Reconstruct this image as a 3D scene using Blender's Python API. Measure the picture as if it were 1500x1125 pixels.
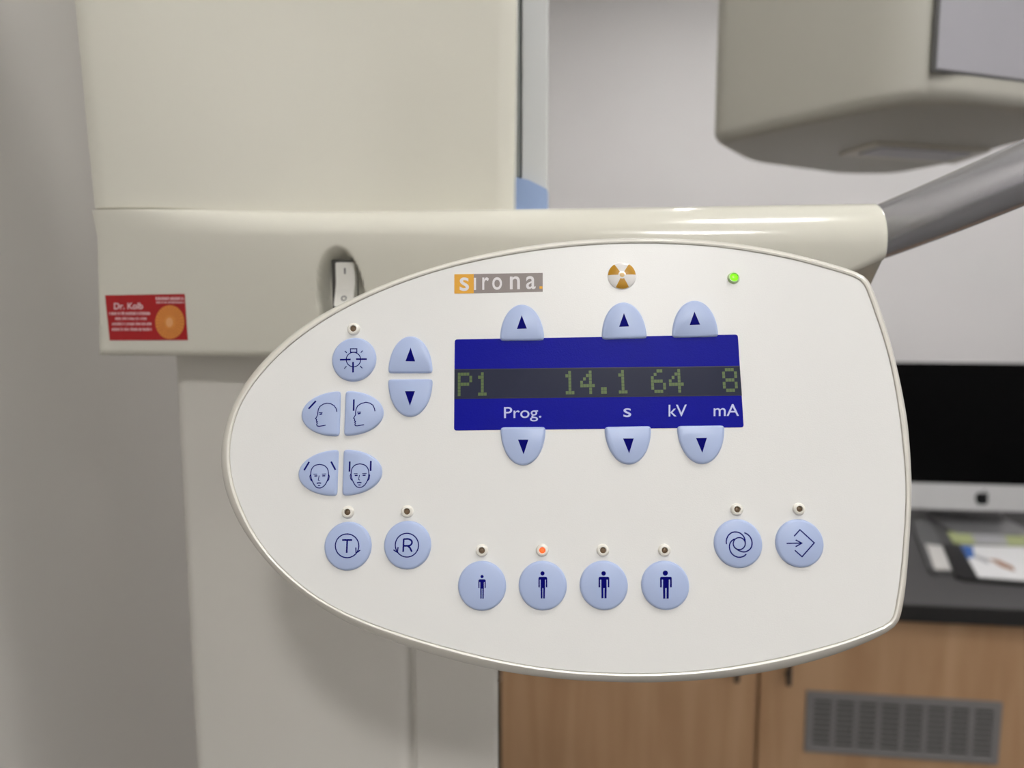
import bpy, bmesh, math, random
from mathutils import Vector, Matrix
random.seed(7)
for o in list(bpy.data.objects):
    bpy.data.objects.remove(o)
SC = bpy.context.scene
C = SC.collection

# ------------------------------------------------------------------ camera, world, exposure
FPX, CZ = 1040.0, 1.34                     # focal length in pixels of the 1500x1125 frame, eye height
PSI, PIT = math.radians(6.6), math.radians(6.2)
FWD = Vector((-math.sin(PSI)*math.cos(PIT), math.cos(PSI)*math.cos(PIT), -math.sin(PIT)))
RGT = Vector((math.cos(PSI), math.sin(PSI), 0))
UPV = RGT.cross(FWD)
CAM = Vector((0, 0, CZ))
cd = bpy.data.cameras.new('camera')
cd.sensor_fit = 'HORIZONTAL'; cd.sensor_width = 36; cd.lens = FPX/1500*36
cd.clip_start = 0.01
cd.dof.use_dof = True; cd.dof.focus_distance = 0.305; cd.dof.aperture_fstop = 6.6
cam = bpy.data.objects.new('camera', cd); C.objects.link(cam)
cam.location = CAM
cam.rotation_euler = Matrix((RGT, UPV, -FWD)).transposed().to_euler()
SC.camera = cam
w = bpy.data.worlds.new('world'); SC.world = w; w.use_nodes = True
w.node_tree.nodes['Background'].inputs[0].default_value = (0.9, 0.95, 1, 1)
w.node_tree.nodes['Background'].inputs[1].default_value = 0.02
SC.view_settings.view_transform = 'Standard'; SC.view_settings.look = 'None'
SC.view_settings.gamma = 1; SC.view_settings.use_curve_mapping = False
SC.view_settings.exposure = 0.36
# lamp centres on the ceiling: x, y, size, strength; the far left one is added to brighten the back wall
LAMPS = [(0.33, -1.12, 0.21, 106), (0.33, 0.15, 0.21, 35), (0.33, 1.42, 0.21, 61), (1.45, -1.12, 0.21, 24), (1.45, 0.15, 0.21, 45), (1.45, 1.42, 0.21, 45)]
CEIL = 2.55

# ------------------------------------------------------------------ helpers
def ray(px, py):
    return RGT*((px-750)/FPX) - UPV*((py-562.5)/FPX) + FWD
def onY(px, py, y):
    d = ray(px, py); return CAM + d*(y/d.y)
def onX(px, py, x):
    d = ray(px, py); return CAM + d*(x/d.x)
def onZ(px, py, z):
    d = ray(px, py); return CAM + d*((z-CZ)/d.z)
def lin(r, g, b):
    f = lambda c: c/12.92 if c <= 0.04045 else ((c+0.055)/1.055)**2.4
    return (f(r/255), f(g/255), f(b/255), 1)

def mat(name, rgb, rough=0.5, metal=0.0, noise=0.0, nscale=30, bump=0.0, bscale=200, emit=None, estr=0.0, coat=0.0, bdist=0.0005, spec=0.5, clear=0):
    m = bpy.data.materials.new(name); m.use_nodes = True
    nt = m.node_tree; b = nt.nodes['Principled BSDF']
    c = lin(*rgb)
    b.inputs['Base Color'].default_value = c
    b.inputs['Roughness'].default_value = rough
    b.inputs['Metallic'].default_value = metal
    b.inputs['Specular IOR Level'].default_value = spec
    if coat:
        b.inputs['Coat Weight'].default_value = coat; b.inputs['Coat Roughness'].default_value = 0.08
    tc = nt.nodes.new('ShaderNodeTexCoord')
    if noise:
        n = nt.nodes.new('ShaderNodeTexNoise'); n.inputs['Scale'].default_value = nscale; n.inputs['Detail'].default_value = 4
        nt.links.new(tc.outputs['Object'], n.inputs['Vector'])
        r = nt.nodes.new('ShaderNodeValToRGB')
        r.color_ramp.elements[0].position = 0.3; r.color_ramp.elements[1].position = 0.7
        r.color_ramp.elements[0].color = tuple(v*(1-noise) for v in c[:3])+(1,)
        r.color_ramp.elements[1].color = tuple(min(1, v*(1+noise)) for v in c[:3])+(1,)
        nt.links.new(n.outputs['Fac'], r.inputs['Fac']); nt.links.new(r.outputs['Color'], b.inputs['Base Color'])
    if bump:
        n2 = nt.nodes.new('ShaderNodeTexNoise'); n2.inputs['Scale'].default_value = bscale; n2.inputs['Detail'].default_value = 2
        nt.links.new(tc.outputs['Object'], n2.inputs['Vector'])
        bp = nt.nodes.new('ShaderNodeBump'); bp.inputs['Strength'].default_value = bump; bp.inputs['Distance'].default_value = bdist
        nt.links.new(n2.outputs['Fac'], bp.inputs['Height']); nt.links.new(bp.outputs['Normal'], b.inputs['Normal'])
    if emit:
        b.inputs['Emission Color'].default_value = lin(*emit); b.inputs['Emission Strength'].default_value = estr
    return m

def wood(name, a, c):
    m = bpy.data.materials.new(name); m.use_nodes = True
    nt = m.node_tree; b = nt.nodes['Principled BSDF']; b.inputs['Roughness'].default_value = 0.42
    tc = nt.nodes.new('ShaderNodeTexCoord'); mp = nt.nodes.new('ShaderNodeMapping')
    mp.inputs['Scale'].default_value = (9, 9, 0.9)
    nt.links.new(tc.outputs['Object'], mp.inputs['Vector'])
    n = nt.nodes.new('ShaderNodeTexNoise'); n.inputs['Scale'].default_value = 2.2; n.inputs['Detail'].default_value = 6; n.inputs['Distortion'].default_value = 0.6
    nt.links.new(mp.outputs['Vector'], n.inputs['Vector'])
    r = nt.nodes.new('ShaderNodeValToRGB'); r.color_ramp.elements[0].position = 0.32; r.color_ramp.elements[1].position = 0.68
    r.color_ramp.elements[0].color = lin(*a); r.color_ramp.elements[1].color = lin(*c)
    nt.links.new(n.outputs['Fac'], r.inputs['Fac']); nt.links.new(r.outputs['Color'], b.inputs['Base Color'])
    return m

M = {}
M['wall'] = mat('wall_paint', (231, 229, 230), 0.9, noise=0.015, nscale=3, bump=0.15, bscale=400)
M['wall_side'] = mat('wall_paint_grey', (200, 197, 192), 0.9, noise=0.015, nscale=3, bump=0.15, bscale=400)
M['ceil'] = mat('ceiling_paint', (238, 238, 236), 0.95, noise=0.01, nscale=3)
M['floor'] = mat('floor_vinyl', (88, 86, 84), 0.45, noise=0.06, nscale=60)
M['cream'] = mat('cream_plastic', (224, 222, 210), 0.15, noise=0.008, nscale=4, bump=0.03, bscale=600, bdist=0.0002)
M['column'] = mat('grey_white_lacquer', (214, 211, 204), 0.42, noise=0.008, nscale=4)
M['face'] = mat('white_membrane', (233, 233, 231), 0.36, noise=0.004, nscale=9, bump=0.35, bscale=1700, bdist=0.00012)
M['bezel'] = mat('ivory_bezel', (231, 228, 219), 0.25, noise=0.005, nscale=9)
M['button'] = mat('light_blue_rubber', (176, 192, 228), 0.38, noise=0.012, nscale=60, bump=0.15, bscale=1800, bdist=0.00006)
M['navy'] = mat('navy_print', (2, 3, 108), 0.55, spec=0.06, noise=0.02, nscale=90)
M['blue'] = mat('display_blue', (8, 13, 148), 0.4, spec=0.1, noise=0.03, nscale=80, bump=0.5, bscale=1700, bdist=0.00012)
M['lcd'] = mat('lcd_slate', (42, 46, 66), 0.25, spec=0.2, noise=0.04, nscale=40)
M['lcdline'] = mat('lcd_edge', (20, 20, 45), 0.4, noise=0.02)
M['dot'] = mat('lcd_dot_green', (80, 102, 50), 0.4, noise=0.03, nscale=300, emit=(90, 120, 40), estr=0.03)
M['unit'] = mat('unit_print', (196, 202, 240), 0.5, noise=0.01)
M['gold'] = mat('gold_print', (226, 164, 32), 0.45, noise=0.02, nscale=90)
M['amber'] = mat('trefoil_amber', (190, 138, 20), 0.35, noise=0.02, nscale=90)
M['amberlight'] = mat('trefoil_hub', (205, 165, 85), 0.35, noise=0.02, nscale=90)
M['taupe'] = mat('taupe_print', (140, 130, 127), 0.45, noise=0.02, nscale=90)
M['logo'] = mat('pale_print', (226, 222, 224), 0.5, noise=0.01)
M['collar'] = mat('white_collar', (238, 235, 226), 0.28, noise=0.006)
M['ledoff'] = mat('led_off_brown', (108, 88, 66), 0.3, noise=0.15, nscale=600)
M['ledorange'] = mat('led_orange', (230, 90, 40), 0.3, noise=0.05, nscale=600, emit=(255, 95, 40), estr=0.75)
M['ledgreen'] = mat('led_green', (120, 230, 30), 0.3, noise=0.05, nscale=600, emit=(130, 245, 25), estr=0.6)
M['ledgreenrim'] = mat('led_green_rim', (200, 225, 170), 0.3, noise=0.03, nscale=600)
M['dome'] = mat('clear_dome_white', (232, 230, 228), 0.12, noise=0.005)
M['red'] = mat('sticker_red', (176, 18, 26), 0.4, noise=0.03, nscale=90)
M['sun'] = mat('sticker_orange', (226, 146, 66), 0.45, noise=0.04, nscale=300)
M['sundark'] = mat('sticker_dark_orange', (200, 106, 44), 0.45, noise=0.03)
M['suncore'] = mat('sticker_core', (236, 172, 118), 0.45, noise=0.02)
M['sticktext'] = mat('sticker_text', (240, 205, 210), 0.5, noise=0.01)
M['switch'] = mat('switch_white', (235, 234, 228), 0.3, noise=0.006)
M['gap'] = mat('dark_gap', (70, 68, 64), 0.6, noise=0.03)
M['grey'] = mat('mark_grey', (110, 110, 112), 0.5, noise=0.03)
M['silver'] = mat('silver_paint', (206, 206, 212), 0.27, metal=0.8, noise=0.02, nscale=400)
M['strip'] = mat('grey_strip', (206, 208, 208), 0.35, noise=0.01)
M['stripdark'] = mat('dark_gasket', (120, 124, 122), 0.5, noise=0.02)
M['bluesleeve'] = mat('blue_sleeve', (150, 172, 212), 0.35, noise=0.02)
M['head'] = mat('head_plastic', (190, 188, 178), 0.4, noise=0.008, nscale=5)
M['headwin'] = mat('head_window', (176, 175, 182), 0.3, noise=0.01)
M['plate'] = mat('head_plate', (205, 200, 188), 0.3, noise=0.02)
M['black'] = mat('screen_black', (4, 4, 5), 0.35, noise=0.02, spec=0.1)
M['alu'] = mat('aluminium', (222, 222, 224), 0.4, metal=0.1, noise=0.01)
M['alubase'] = mat('aluminium_foot', (150, 150, 152), 0.35, metal=0.6, noise=0.01)
M['logoblack'] = mat('logo_black', (14, 14, 16), 0.3, noise=0.02)
M['desk'] = mat('desk_grey', (78, 77, 78), 0.5, noise=0.03, nscale=120)
M['deskedge'] = mat('desk_edge', (38, 37, 37), 0.5, noise=0.03, nscale=120)
M['beech'] = wood('beech', (192, 152, 114), (210, 172, 134))
M['beechdark'] = wood('beech_core', (120, 88, 60), (135, 100, 70))
M['grille'] = mat('grille_grey', (140, 138, 138), 0.45, noise=0.02)
M['grillehole'] = mat('grille_slot_shade', (28, 26, 26), 0.8, noise=0.05)  # near-black backing colour stands in for the shade inside the slots
M['slat'] = mat('slat_grey', (146, 144, 144), 0.5, noise=0.02)
M['handle'] = mat('handle_dark', (80, 74, 68), 0.4, metal=0.5, noise=0.03)
M['paper'] = mat('paper_white', (226, 226, 228), 0.6, noise=0.01)
M['papergreen'] = mat('paper_green', (170, 178, 128), 0.6, noise=0.05, nscale=40)
M['paperblue'] = mat('print_blue', (58, 100, 170), 0.6, noise=0.05)
M['paperbrown'] = mat('print_brown', (150, 105, 75), 0.6, noise=0.05)
M['papergrey'] = mat('print_grey', (168, 168, 172), 0.6, noise=0.03)
M['tray'] = mat('tray_black', (30, 29, 30), 0.45, noise=0.05)
M['traygrey'] = mat('case_grey', (92, 92, 94), 0.4, noise=0.04)
M['carton'] = mat('carton_white', (206, 204, 202), 0.5, noise=0.05, nscale=60)
for k in sorted({q[3] for q in LAMPS}): M['lamp%d' % k] = mat('lamp_diffuser', (250, 250, 248), 0.5, noise=0.005, emit=(253, 251, 248), estr=k)
M['lampf'] = mat('lamp_frame', (215, 215, 215), 0.4, metal=0.2, noise=0.01)

def obj(name, bm, m, parent=None, smooth=False, loc=None):
    me = bpy.data.meshes.new(name)
    bmesh.ops.recalc_face_normals(bm, faces=bm.faces[:])
    if smooth:
        for f in bm.faces: f.smooth = True
    bm.to_mesh(me); bm.free()
    if smooth and hasattr(me, 'set_sharp_from_angle'):
        me.set_sharp_from_angle(angle=math.radians(38))
    me.materials.append(m)
    o = bpy.data.objects.new(name, me); C.objects.link(o)
    if parent is not None: o.parent = parent
    return o
def thing(name, label, cat, loc=(0, 0, 0), group=None):
    e = bpy.data.objects.new(name, None); C.objects.link(e)
    e.empty_display_size = 0.05
    e['label'] = label; e['category'] = cat
    if group: e['group'] = group
    e.location = loc
    BASE[e.name] = Vector(loc)
    return e
BASE = {}
def tag(o, label, cat=None, group=None):
    o['label'] = label
    if cat: o['category'] = cat
    if group: o['group'] = group
    return o
def struct(name, bm, m, smooth=False):
    o = obj(name, bm, m, None, smooth); o['kind'] = 'structure'; return o

def box(bm, x0, x1, y0, y1, z0, z1, bev=0.0, seg=2):
    r = bmesh.ops.create_cube(bm, size=1)
    vs = r['verts']
    for v in vs:
        v.co = Vector(((x0+x1)/2+v.co.x*(x1-x0), (y0+y1)/2+v.co.y*(y1-y0), (z0+z1)/2+v.co.z*(z1-z0)))
    if bev:
        es = list({e for v in vs for e in v.link_edges})
        bmesh.ops.bevel(bm, geom=es, offset=bev, segments=seg, profile=0.5, affect='EDGES')
    return bm
def mkbox(*a, **k):
    return box(bmesh.new(), *a, **k)
def loft(bm, rings, cap0=True, cap1=True, closed=True):
    R = [[bm.verts.new(p) for p in r] for r in rings]
    n = len(R[0])
    for a, b in zip(R, R[1:]):
        for i in range(n if closed else n-1):
            j = (i+1) % n
            bm.faces.new((a[i], a[j], b[j], b[i]))
    if cap0: bm.faces.new(list(reversed(R[0])))
    if cap1: bm.faces.new(R[-1])
    return bm
def tube(bm, pts, rad, seg=12, flat=1.0):
    rings = []
    for i, p in enumerate(pts):
        t = (pts[min(i+1, len(pts)-1)] - pts[max(i-1, 0)]).normalized()
        s = t.cross(Vector((0, 0, 1)))
        s = s.normalized() if s.length > 1e-5 else Vector((1, 0, 0))
        u = s.cross(t)
        r = rad(i/(len(pts)-1)) if callable(rad) else rad
        rings.append([p + s*(r*flat*math.cos(2*math.pi*k/seg)) + u*(r*math.sin(2*math.pi*k/seg)) for k in range(seg)])
    return loft(bm, rings)
def catmull(pts, n):
    out = []
    P = [2*pts[0]-pts[1]] + list(pts) + [2*pts[-1]-pts[-2]]
    for i in range(1, len(P)-2):
        for k in range(12):
            t = k/12
            a, b, c, d = P[i-1], P[i], P[i+1], P[i+2]
            out.append(0.5*((2*b)+(c-a)*t+(2*a-5*b+4*c-d)*t*t+(-a+3*b-3*c+d)*t**3))
    out.append(P[-2])
    return resample(out, n)
def resample(pts, n):
    L = [0]
    for a, b in zip(pts, pts[1:]): L.append(L[-1]+(b-a).length)
    res = []; j = 0
    for k in range(n):
        s = L[-1]*k/(n-1)
        while j < len(L)-2 and L[j+1] < s: j += 1
        d = L[j+1]-L[j]
        t = (s-L[j])/d if d > 1e-12 else 0
        res.append(pts[j].lerp(pts[j+1], min(1, max(0, t))))
    return res
def smooth_line(pts, it):
    for _ in range(it):
        pts = [pts[0]] + [(pts[i-1]+2*pts[i]+pts[i+1])/4 for i in range(1, len(pts)-1)] + [pts[-1]]
    return pts

# ------------------------------------------------------------------ the room
XW, YB, XR, YF = -0.44, 2.42, 2.9, -1.9
struct('floor', mkbox(XW-.1, XR+.1, YF-.1, YB+.1, -0.1, 0), M['floor'])
struct('ceiling', mkbox(XW-.1, XR+.1, YF-.1, YB+.1, CEIL, CEIL+0.1), M['ceil'])
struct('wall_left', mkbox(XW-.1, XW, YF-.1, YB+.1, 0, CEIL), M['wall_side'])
struct('wall_back', mkbox(XW, XR, YB, YB+.1, 0, CEIL), M['wall'])
struct('wall_right', mkbox(XR, XR+.1, YF-.1, YB+.1, 0, CEIL), M['wall'])
struct('wall_front', mkbox(XW, XR, YF-.1, YF, 0, CEIL), M['wall'])
bb = mkbox(XW, 0.24, YB-.015, YB, 0, .08, bev=.004); struct('baseboard_back', bb, M['lampf'])
bb = mkbox(XW, XW+.015, YF, YB-.016, 0, .08, bev=.004); struct('baseboard_left', bb, M['lampf'])

LAMP_LABEL = ['square white ceiling light next to the front wall and the left wall',
              'square white ceiling light over the control panel',
              'square white ceiling light over the left end of the worktop, added to brighten the back wall',
              'square white ceiling light in the middle of the front wall side',
              'square white ceiling light in the middle of the room',
              'square white ceiling light over the desk with the computer']
for (lx, ly, sx, ls), lab in zip(LAMPS, LAMP_LABEL):
    sy = sx
    t = thing('ceiling_light', lab, 'ceiling light', (lx, ly, CEIL), 'ceiling lights')
    bm = bmesh.new()
    x0, x1, y0, y1 = -sx/2, sx/2, -sy/2, sy/2
    for a in ((x0-.03, x0, y0-.03, y1+.03), (x1, x1+.03, y0-.03, y1+.03), (x0, x1, y0-.03, y0), (x0, x1, y1, y1+.03)):
        box(bm, *a, -.06, 0, bev=.004)
    obj('frame', bm, M['lampf'], t)
    obj('diffuser', mkbox(x0, x1, y0, y1, -.05, -.035), M['lamp%d' % ls], t)

# ------------------------------------------------------------------ control panel: its own plane
PH = Vector((0.99737, 0.07008, 0.01857)).normalized()
PV = Vector((-0.03919, 0.27859, 0.95961))
PN = PH.cross(PV).normalized()             # points to the viewer
PV = PN.cross(PH).normalized()
P0 = CAM + ray(830, 670)*0.300             # a point of the face, 30 cm from the eye
def pan(px, py, h=0.0):                    # pixel -> panel coordinates (u, v, h) on the face raised by h
    d = ray(px, py)
    t = ((P0 + PN*h - CAM).dot(PN))/d.dot(PN)
    q = CAM + d*t - P0
    return Vector((q.dot(PH), q.dot(PV), h))
panel = thing('control_panel', 'white egg-shaped control panel with light blue buttons and a blue display', 'control panel')
panel.matrix_world = Matrix.Translation(P0) @ Matrix((PH, PV, PN)).transposed().to_4x4()

INNER = [(1263.6,408.9),(1240,401.2),(1180,384),(1150,377),(1110,369.6),(1050,361),(970,356),(910,356),(850,359.4),(784,366.5),(707.9,380),
 (640,396.5),(560,425),(488.8,460),(420,508),(371.3,560),(351.8,590.2),(342,615),(336.7,638.2),(334.3,659.5),(334.9,680.8),(338.4,702.2),
 (343.8,721.7),(358,757),(389,808),(444,861),(500,896),(560,920),(591.2,930.5),(664,951.7),(733,968),(780,976.4),(837,983.6),(936,987.5),
 (1020,983.6),(1085.8,975),(1151.6,962.5),(1220,944.6),(1250,935.6),(1308.2,912.4)]
INNER_R = [(1308.2,912.4),(1318.9,850),(1325,778),(1327.6,711),(1321.5,636),(1314,580),(1302.2,521.3),(1288.2,476),(1275.6,439.6),(1263.6,408.9)]
OUTER = [(1267,404.5),(1257.8,400),(1240,394.2),(1150,370),(1100,361),(1050,354.5),(1010,351),(950,349.4),(910,349.6),(850,352.6),(784,359.5),
 (706.7,373.5),(640,391),(560,418.5),(474,459),(443.6,479),(406.7,508),(366.9,550),(358.9,561),(337.5,600),(326,640),(322.4,663),(323.3,684),
 (329.5,718),(336.7,737.7),(355.6,776),(400,833),(444,872),(500,908),(560,934.5),(612,952),(664,967),(716,979.5),(780,990.2),(837,996),
 (936,999.9),(1020,996.7),(1085.8,990),(1151.6,978.7),(1220,960),(1250,949.4),(1300,927),(1312.2,918.5)]
OUTER_R = [(1312.2,918.5),(1316.2,909.8),(1320.5,887.6),(1324.7,860),(1331.5,770),(1333.3,710),(1329.6,636),(1323.5,593.3),(1310.3,532),(1295.6,478.7),
 (1288.4,456.4),(1276.4,424.4),(1267,404.5)]
HO = -0.0085
def outline(lst, lstr, h):
    a = catmull([pan(x, y, h) for x, y in lst], 150); a = smooth_line(a, 6)
    b = catmull([pan(x, y, h) for x, y in lstr], 61); b = smooth_line(b, 6)
    pts = a[:-1] + b[:-1]
    n = len(pts)
    return pts                               # runs counter-clockwise seen from the front
def soften(pts, idx, it=4, span=3):
    n = len(pts)
    for _ in range(it):
        q = list(pts)
        for c in idx:
            for k in range(-span, span+1):
                i = (c+k) % n
                q[i] = (pts[i-1]+pts[i]*2+pts[(i+1) % n])/4
        pts = q
    return pts
I_ = soften(outline(INNER, INNER_R, 0), (0, 149), 2, 1)
O_ = soften(outline(OUTER, OUTER_R, HO), (0, 149), 2, 1)
def inset(pts, d):                           # outline moved inwards by d (counter-clockwise outline)
    n = len(pts); r = []
    for i in range(n):
        t = (pts[(i+1) % n]-pts[i-1]); t.z = 0; t.normalize()
        r.append(pts[i] + Vector((-t.y, t.x, 0))*d)
    return r
def at_h(pts, h): return [Vector((p.x, p.y, h)) for p in pts]

bm = bmesh.new()
loft(bm, [at_h(inset(I_, .0002), -.0016), at_h(inset(I_, .00015), -.0002), at_h(inset(I_, .0003), 0)], cap0=True)
obj('face_plate', bm, M['face'], panel)
rings = [at_h(I_, -.0016), at_h(I_, -.0001)]
HT = 0.0007
NB = 14
for k in range(0, NB+1):
    t = (math.pi/2)*k/NB
    u = 0.10+0.90*math.sin(t)**1.5 if k else 0.03
    h = HT*0.6 if k == 0 else HT-(HT-HO)*(1-math.cos(t)**1.5)
    if k == NB: h = HO
    rings.append([Vector((a.x+(b.x-a.x)*u, a.y+(b.y-a.y)*u, h)) for a, b in zip(I_, O_)])
bm = bmesh.new(); loft(bm, rings, cap0=False, cap1=False)
tag(obj('bezel', bm, M['bezel'], panel, smooth=True), 'rounded ivory rim around the white face')
bm = bmesh.new()
loft(bm, [at_h(O_, HO-.0003), at_h(inset(O_, .0012), -.0125), at_h(inset(O_, .004), -.019), at_h(inset(O_, .010), -.0215)])
obj('rear_shell', bm, M['bezel'], panel, smooth=True)

def pad(name, out, h0, h1, bev, m, parent, label=None, crown=0.0):
    """a soft-edged button on the face; out = counter-clockwise outline"""
    bm = bmesh.new()
    rings = [at_h(out, h0), at_h(inset(out, bev*.12), h0+(h1-h0)*.45), at_h(inset(out, bev*.4), h0+(h1-h0)*.8), at_h(inset(out, bev), h1)]
    loft(bm, rings, cap0=False)
    o = obj(name, bm, m, parent, smooth=True)
    if label: o['label'] = label
    return o
def ccw(pts):
    a = sum(pts[i-1].x*pts[i].y-pts[i].x*pts[i-1].y for i in range(len(pts)))
    return pts if a > 0 else pts[::-1]
def circ(c, r, n=48):
    return [Vector((c.x+r*math.cos(2*math.pi*i/n), c.y+r*math.sin(2*math.pi*i/n), 0)) for i in range(n)]
def ribbons(name, strokes, h, parent, m, tf):
    """strokes: (list of points, width px); tf maps to photo pixels; drawn as thin print on the raised face"""
    bm = bmesh.new(); PXM = 0.000288
    for pts, wd in strokes:
        P = [pan(*tf(*p), h) for p in pts]; r = (wd*1.12+.15)*PXM/2
        closed = (P[0]-P[-1]).length < 1e-6 and len(P) > 2
        if closed: P = P[:-1]
        n = len(P); L = []; Rr = []
        for i in range(n):
            a = P[(i-1) % n] if (i > 0 or closed) else P[i]
            b = P[(i+1) % n] if (i < n-1 or closed) else P[i]
            d1 = (P[i]-a); d2 = (b-P[i])
            d1 = d1.normalized() if d1.length > 1e-9 else d2.normalized()
            d2 = d2.normalized() if d2.length > 1e-9 else d1
            t = (d1+d2); t = t.normalized() if t.length > 1e-6 else d1
            s = Vector((-t.y, t.x, 0)); k = min(1.8, 1/max(.4, t.dot(d1)))
            L.append(bm.verts.new(P[i]+s*(r*k))); Rr.append(bm.verts.new(P[i]-s*(r*k)))
        for i in range(n if closed else n-1):
            j = (i+1) % n
            bm.faces.new((Rr[i], Rr[j], L[j], L[i]))
    return obj(name, bm, m, parent)
def polys(name, plist, h, parent, m, tf=lambda x, y: (x, y)):
    bm = bmesh.new()
    for p in plist:
        bm.faces.new([bm.verts.new(v) for v in ccw([pan(*tf(*q), h) for q in p])])
    return obj(name, bm, m, parent)
def arc(cx, cy, r, a0, a1, n=24, ry=None):
    ry = ry or r
    return [(cx+r*math.cos(math.radians(a0+(a1-a0)*i/n)), cy+ry*math.sin(math.radians(a0+(a1-a0)*i/n))) for i in range(n+1)]
def smoothpx(pts, n=28):
    return [(v.x, v.y) for v in catmull([Vector((x, y, 0)) for x, y in pts], n)]

BH = 0.0013                                  # button height
BT = BH + 0.00004                            # print on the button
def round_button(px, py, d, label):
    c = pan(px, py, BH)
    e = pan(px+d/2, py, BH)
    return pad('button', circ(c, (e-c).length), 0, BH, .0011, M['button'], panel, label)
def half_button(base_l, base_r, apex, label, h0=0.0, h1=BH):
    """half-ellipse with a flat base"""
    a, b, c = pan(*base_l, h1*.5), pan(*base_r, h1*.5), pan(*apex, h1*.5)
    mid = (a+b)/2; ux = (b-a)/2; uy = c-mid
    pts = []
    n = 40
    for i in range(n+1):
        t = math.pi*i/n
        k = math.sin(t)
        pts.append(mid + ux*math.cos(t)*(1-0.0*k) + uy*(k**0.94))
    dense = resample(pts + [pts[0]], 110)[:-1]
    dense = ccw(dense)
    n = len(dense)
    for _ in range(7):
        dense = [(dense[i-1]+dense[i]*2+dense[(i+1) % n])/4 for i in range(n)]
    return pad('button', [Vector((p.x, p.y, 0)) for p in dense], h0, h1, .0010, M['button'], panel, label)

# --- the round buttons and the signs printed on them
z1 = lambda x, y: (420+x/6.25, 460+y/6.25)
z2 = lambda x, y: (420+x/5.1125, 630+y/5.1125)
z4 = lambda x, y: (660+x/4.054, 780+y/4.054)
z5 = lambda x, y: (1030+x/7.143, 720+y/7.143)
b = round_button(517.8, 525.9, 65.2, 'round light blue button with a lamp and crosshair sign')
ribbons('symbol', [(arc(611, 417, 66, 0, 360, 40), 1.1), ([(584, 350), (584, 318), (642, 318), (642, 350), (584, 350)], 1.1),
   ([(532, 338), (550, 356)], 1.1), ([(678, 354), (695, 335)], 1.1), ([(527, 500), (547, 478)], 1.1), ([(672, 475), (692, 497)], 1.1),
   ([(487, 418), (585, 416)], 2.1), ([(635, 413), (733, 413)], 2.1), ([(607, 438), (607, 535)], 2.1)], BT, b, M['navy'], z1)
b = round_button(508.7, 800, 69.5, 'round light blue button with a circled letter T')
ribbons('symbol', [(arc(452, 867, 88, 0, 360, 44, 89), 1.3), ([(517, 880), (519, 922), (550, 899)], 1.4),
   ([(415, 823), (490, 823)], 2.0), ([(453, 823), (449, 920)], 2.0)], BT, b, M['navy'], z2)
b = round_button(596.3, 798.5, 69.5, 'round light blue button with a circled letter R')
ribbons('symbol', [(arc(900, 862, 87, 0, 360, 44, 89), 1.3), ([(834, 876), (829, 916), (799, 897)], 1.4),
   (smoothpx([(872, 912), (876, 816)], 3), 2.0), (smoothpx([(874, 817), (912, 816), (934, 828), (938, 845), (926, 862), (905, 867), (874, 867)], 26), 2.0), ([(903, 866), (922, 880), (937, 911)], 2.0)], BT, b, M['navy'], z2)
b = round_button(1082, 796.3, 71.5, 'round light blue button with a swirl of three arcs')
ribbons('symbol', [(arc(378, 545, 63, 0, 360, 36), 1.3),
   (smoothpx([(244, 550), (243, 510), (262, 462), (300, 430), (340, 423), (385, 434), (418, 462), (436, 500), (441, 545)]), 1.4),
   (smoothpx([(430, 431), (470, 452), (500, 490), (512, 540), (500, 590), (465, 622), (420, 632), (375, 618), (335, 590)]), 1.4),
   (smoothpx([(330, 495), (295, 520), (276, 560), (280, 612), (305, 655), (345, 682), (385, 688), (425, 677), (452, 655)]), 1.4)], BT, b, M['navy'], z5)
b = round_button(1172.3, 796, 71, 'round light blue button with an arrow entering a diamond')
ribbons('symbol', [([(952, 468), (1013, 400), (1163, 537), (1035, 682), (960, 615)], 1.3), ([(873, 543), (1033, 540)], 1.3),
   ([(968, 507), (1033, 540), (968, 577)], 1.4)], BT, b, M['navy'], z5)
PERS = [(187, 262, 9.5, 165, 209, 278, 330, 393, 'slimmest'), (546, 243, 12.5, 522, 574, 263, 326, 392, 'second slimmest'),
        (909, 243, 13.5, 879, 943, 263, 326, 391, 'second broadest'), (1275.5, 241, 15.5, 1244, 1314, 263, 326, 393, 'broadest')]
for (bx_, by_), (hx, hy, hr, x0, x1, ys, ya, yl, wd) in zip([(705.8, 858.3), (795, 858), (884.7, 857.6), (975, 857.6)], PERS):
    b = round_button(bx_, by_, 71, 'round light blue button with the %s standing figure' % wd)
    W = x1-x0; xc = (x0+x1)/2; aw = W*.15; tw = W*.50; g = W*.05
    sh = 8
    pl = [arc(hx, hy, hr, 0, 345, 23, hr),
          [(x0, ys+sh), (x0+sh*.35, ys+sh*.3), (x0+sh, ys), (x1-sh, ys), (x1-sh*.35, ys+sh*.3), (x1, ys+sh), (x1, ys+sh+9), (x0, ys+sh+9)],
          [(x0, ys+sh+9), (x0+aw, ys+sh+9), (x0+aw, ya), (x0, ya)], [(x1-aw, ys+sh+9), (x1, ys+sh+9), (x1, ya), (x1-aw, ya)],
          [(xc-tw/2, ys+sh+9), (xc+tw/2, ys+sh+9), (xc+tw/2, ya+4), (xc-tw/2, ya+4)],
          [(xc-tw/2, ya+4), (xc-g, ya+4), (xc-g, yl), (xc-tw/2+1, yl)], [(xc+g, ya+4), (xc+tw/2, ya+4), (xc+tw/2-1, yl), (xc+g, yl)]]
    polys('symbol', pl, BT, b, M['navy'], z4)

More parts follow.
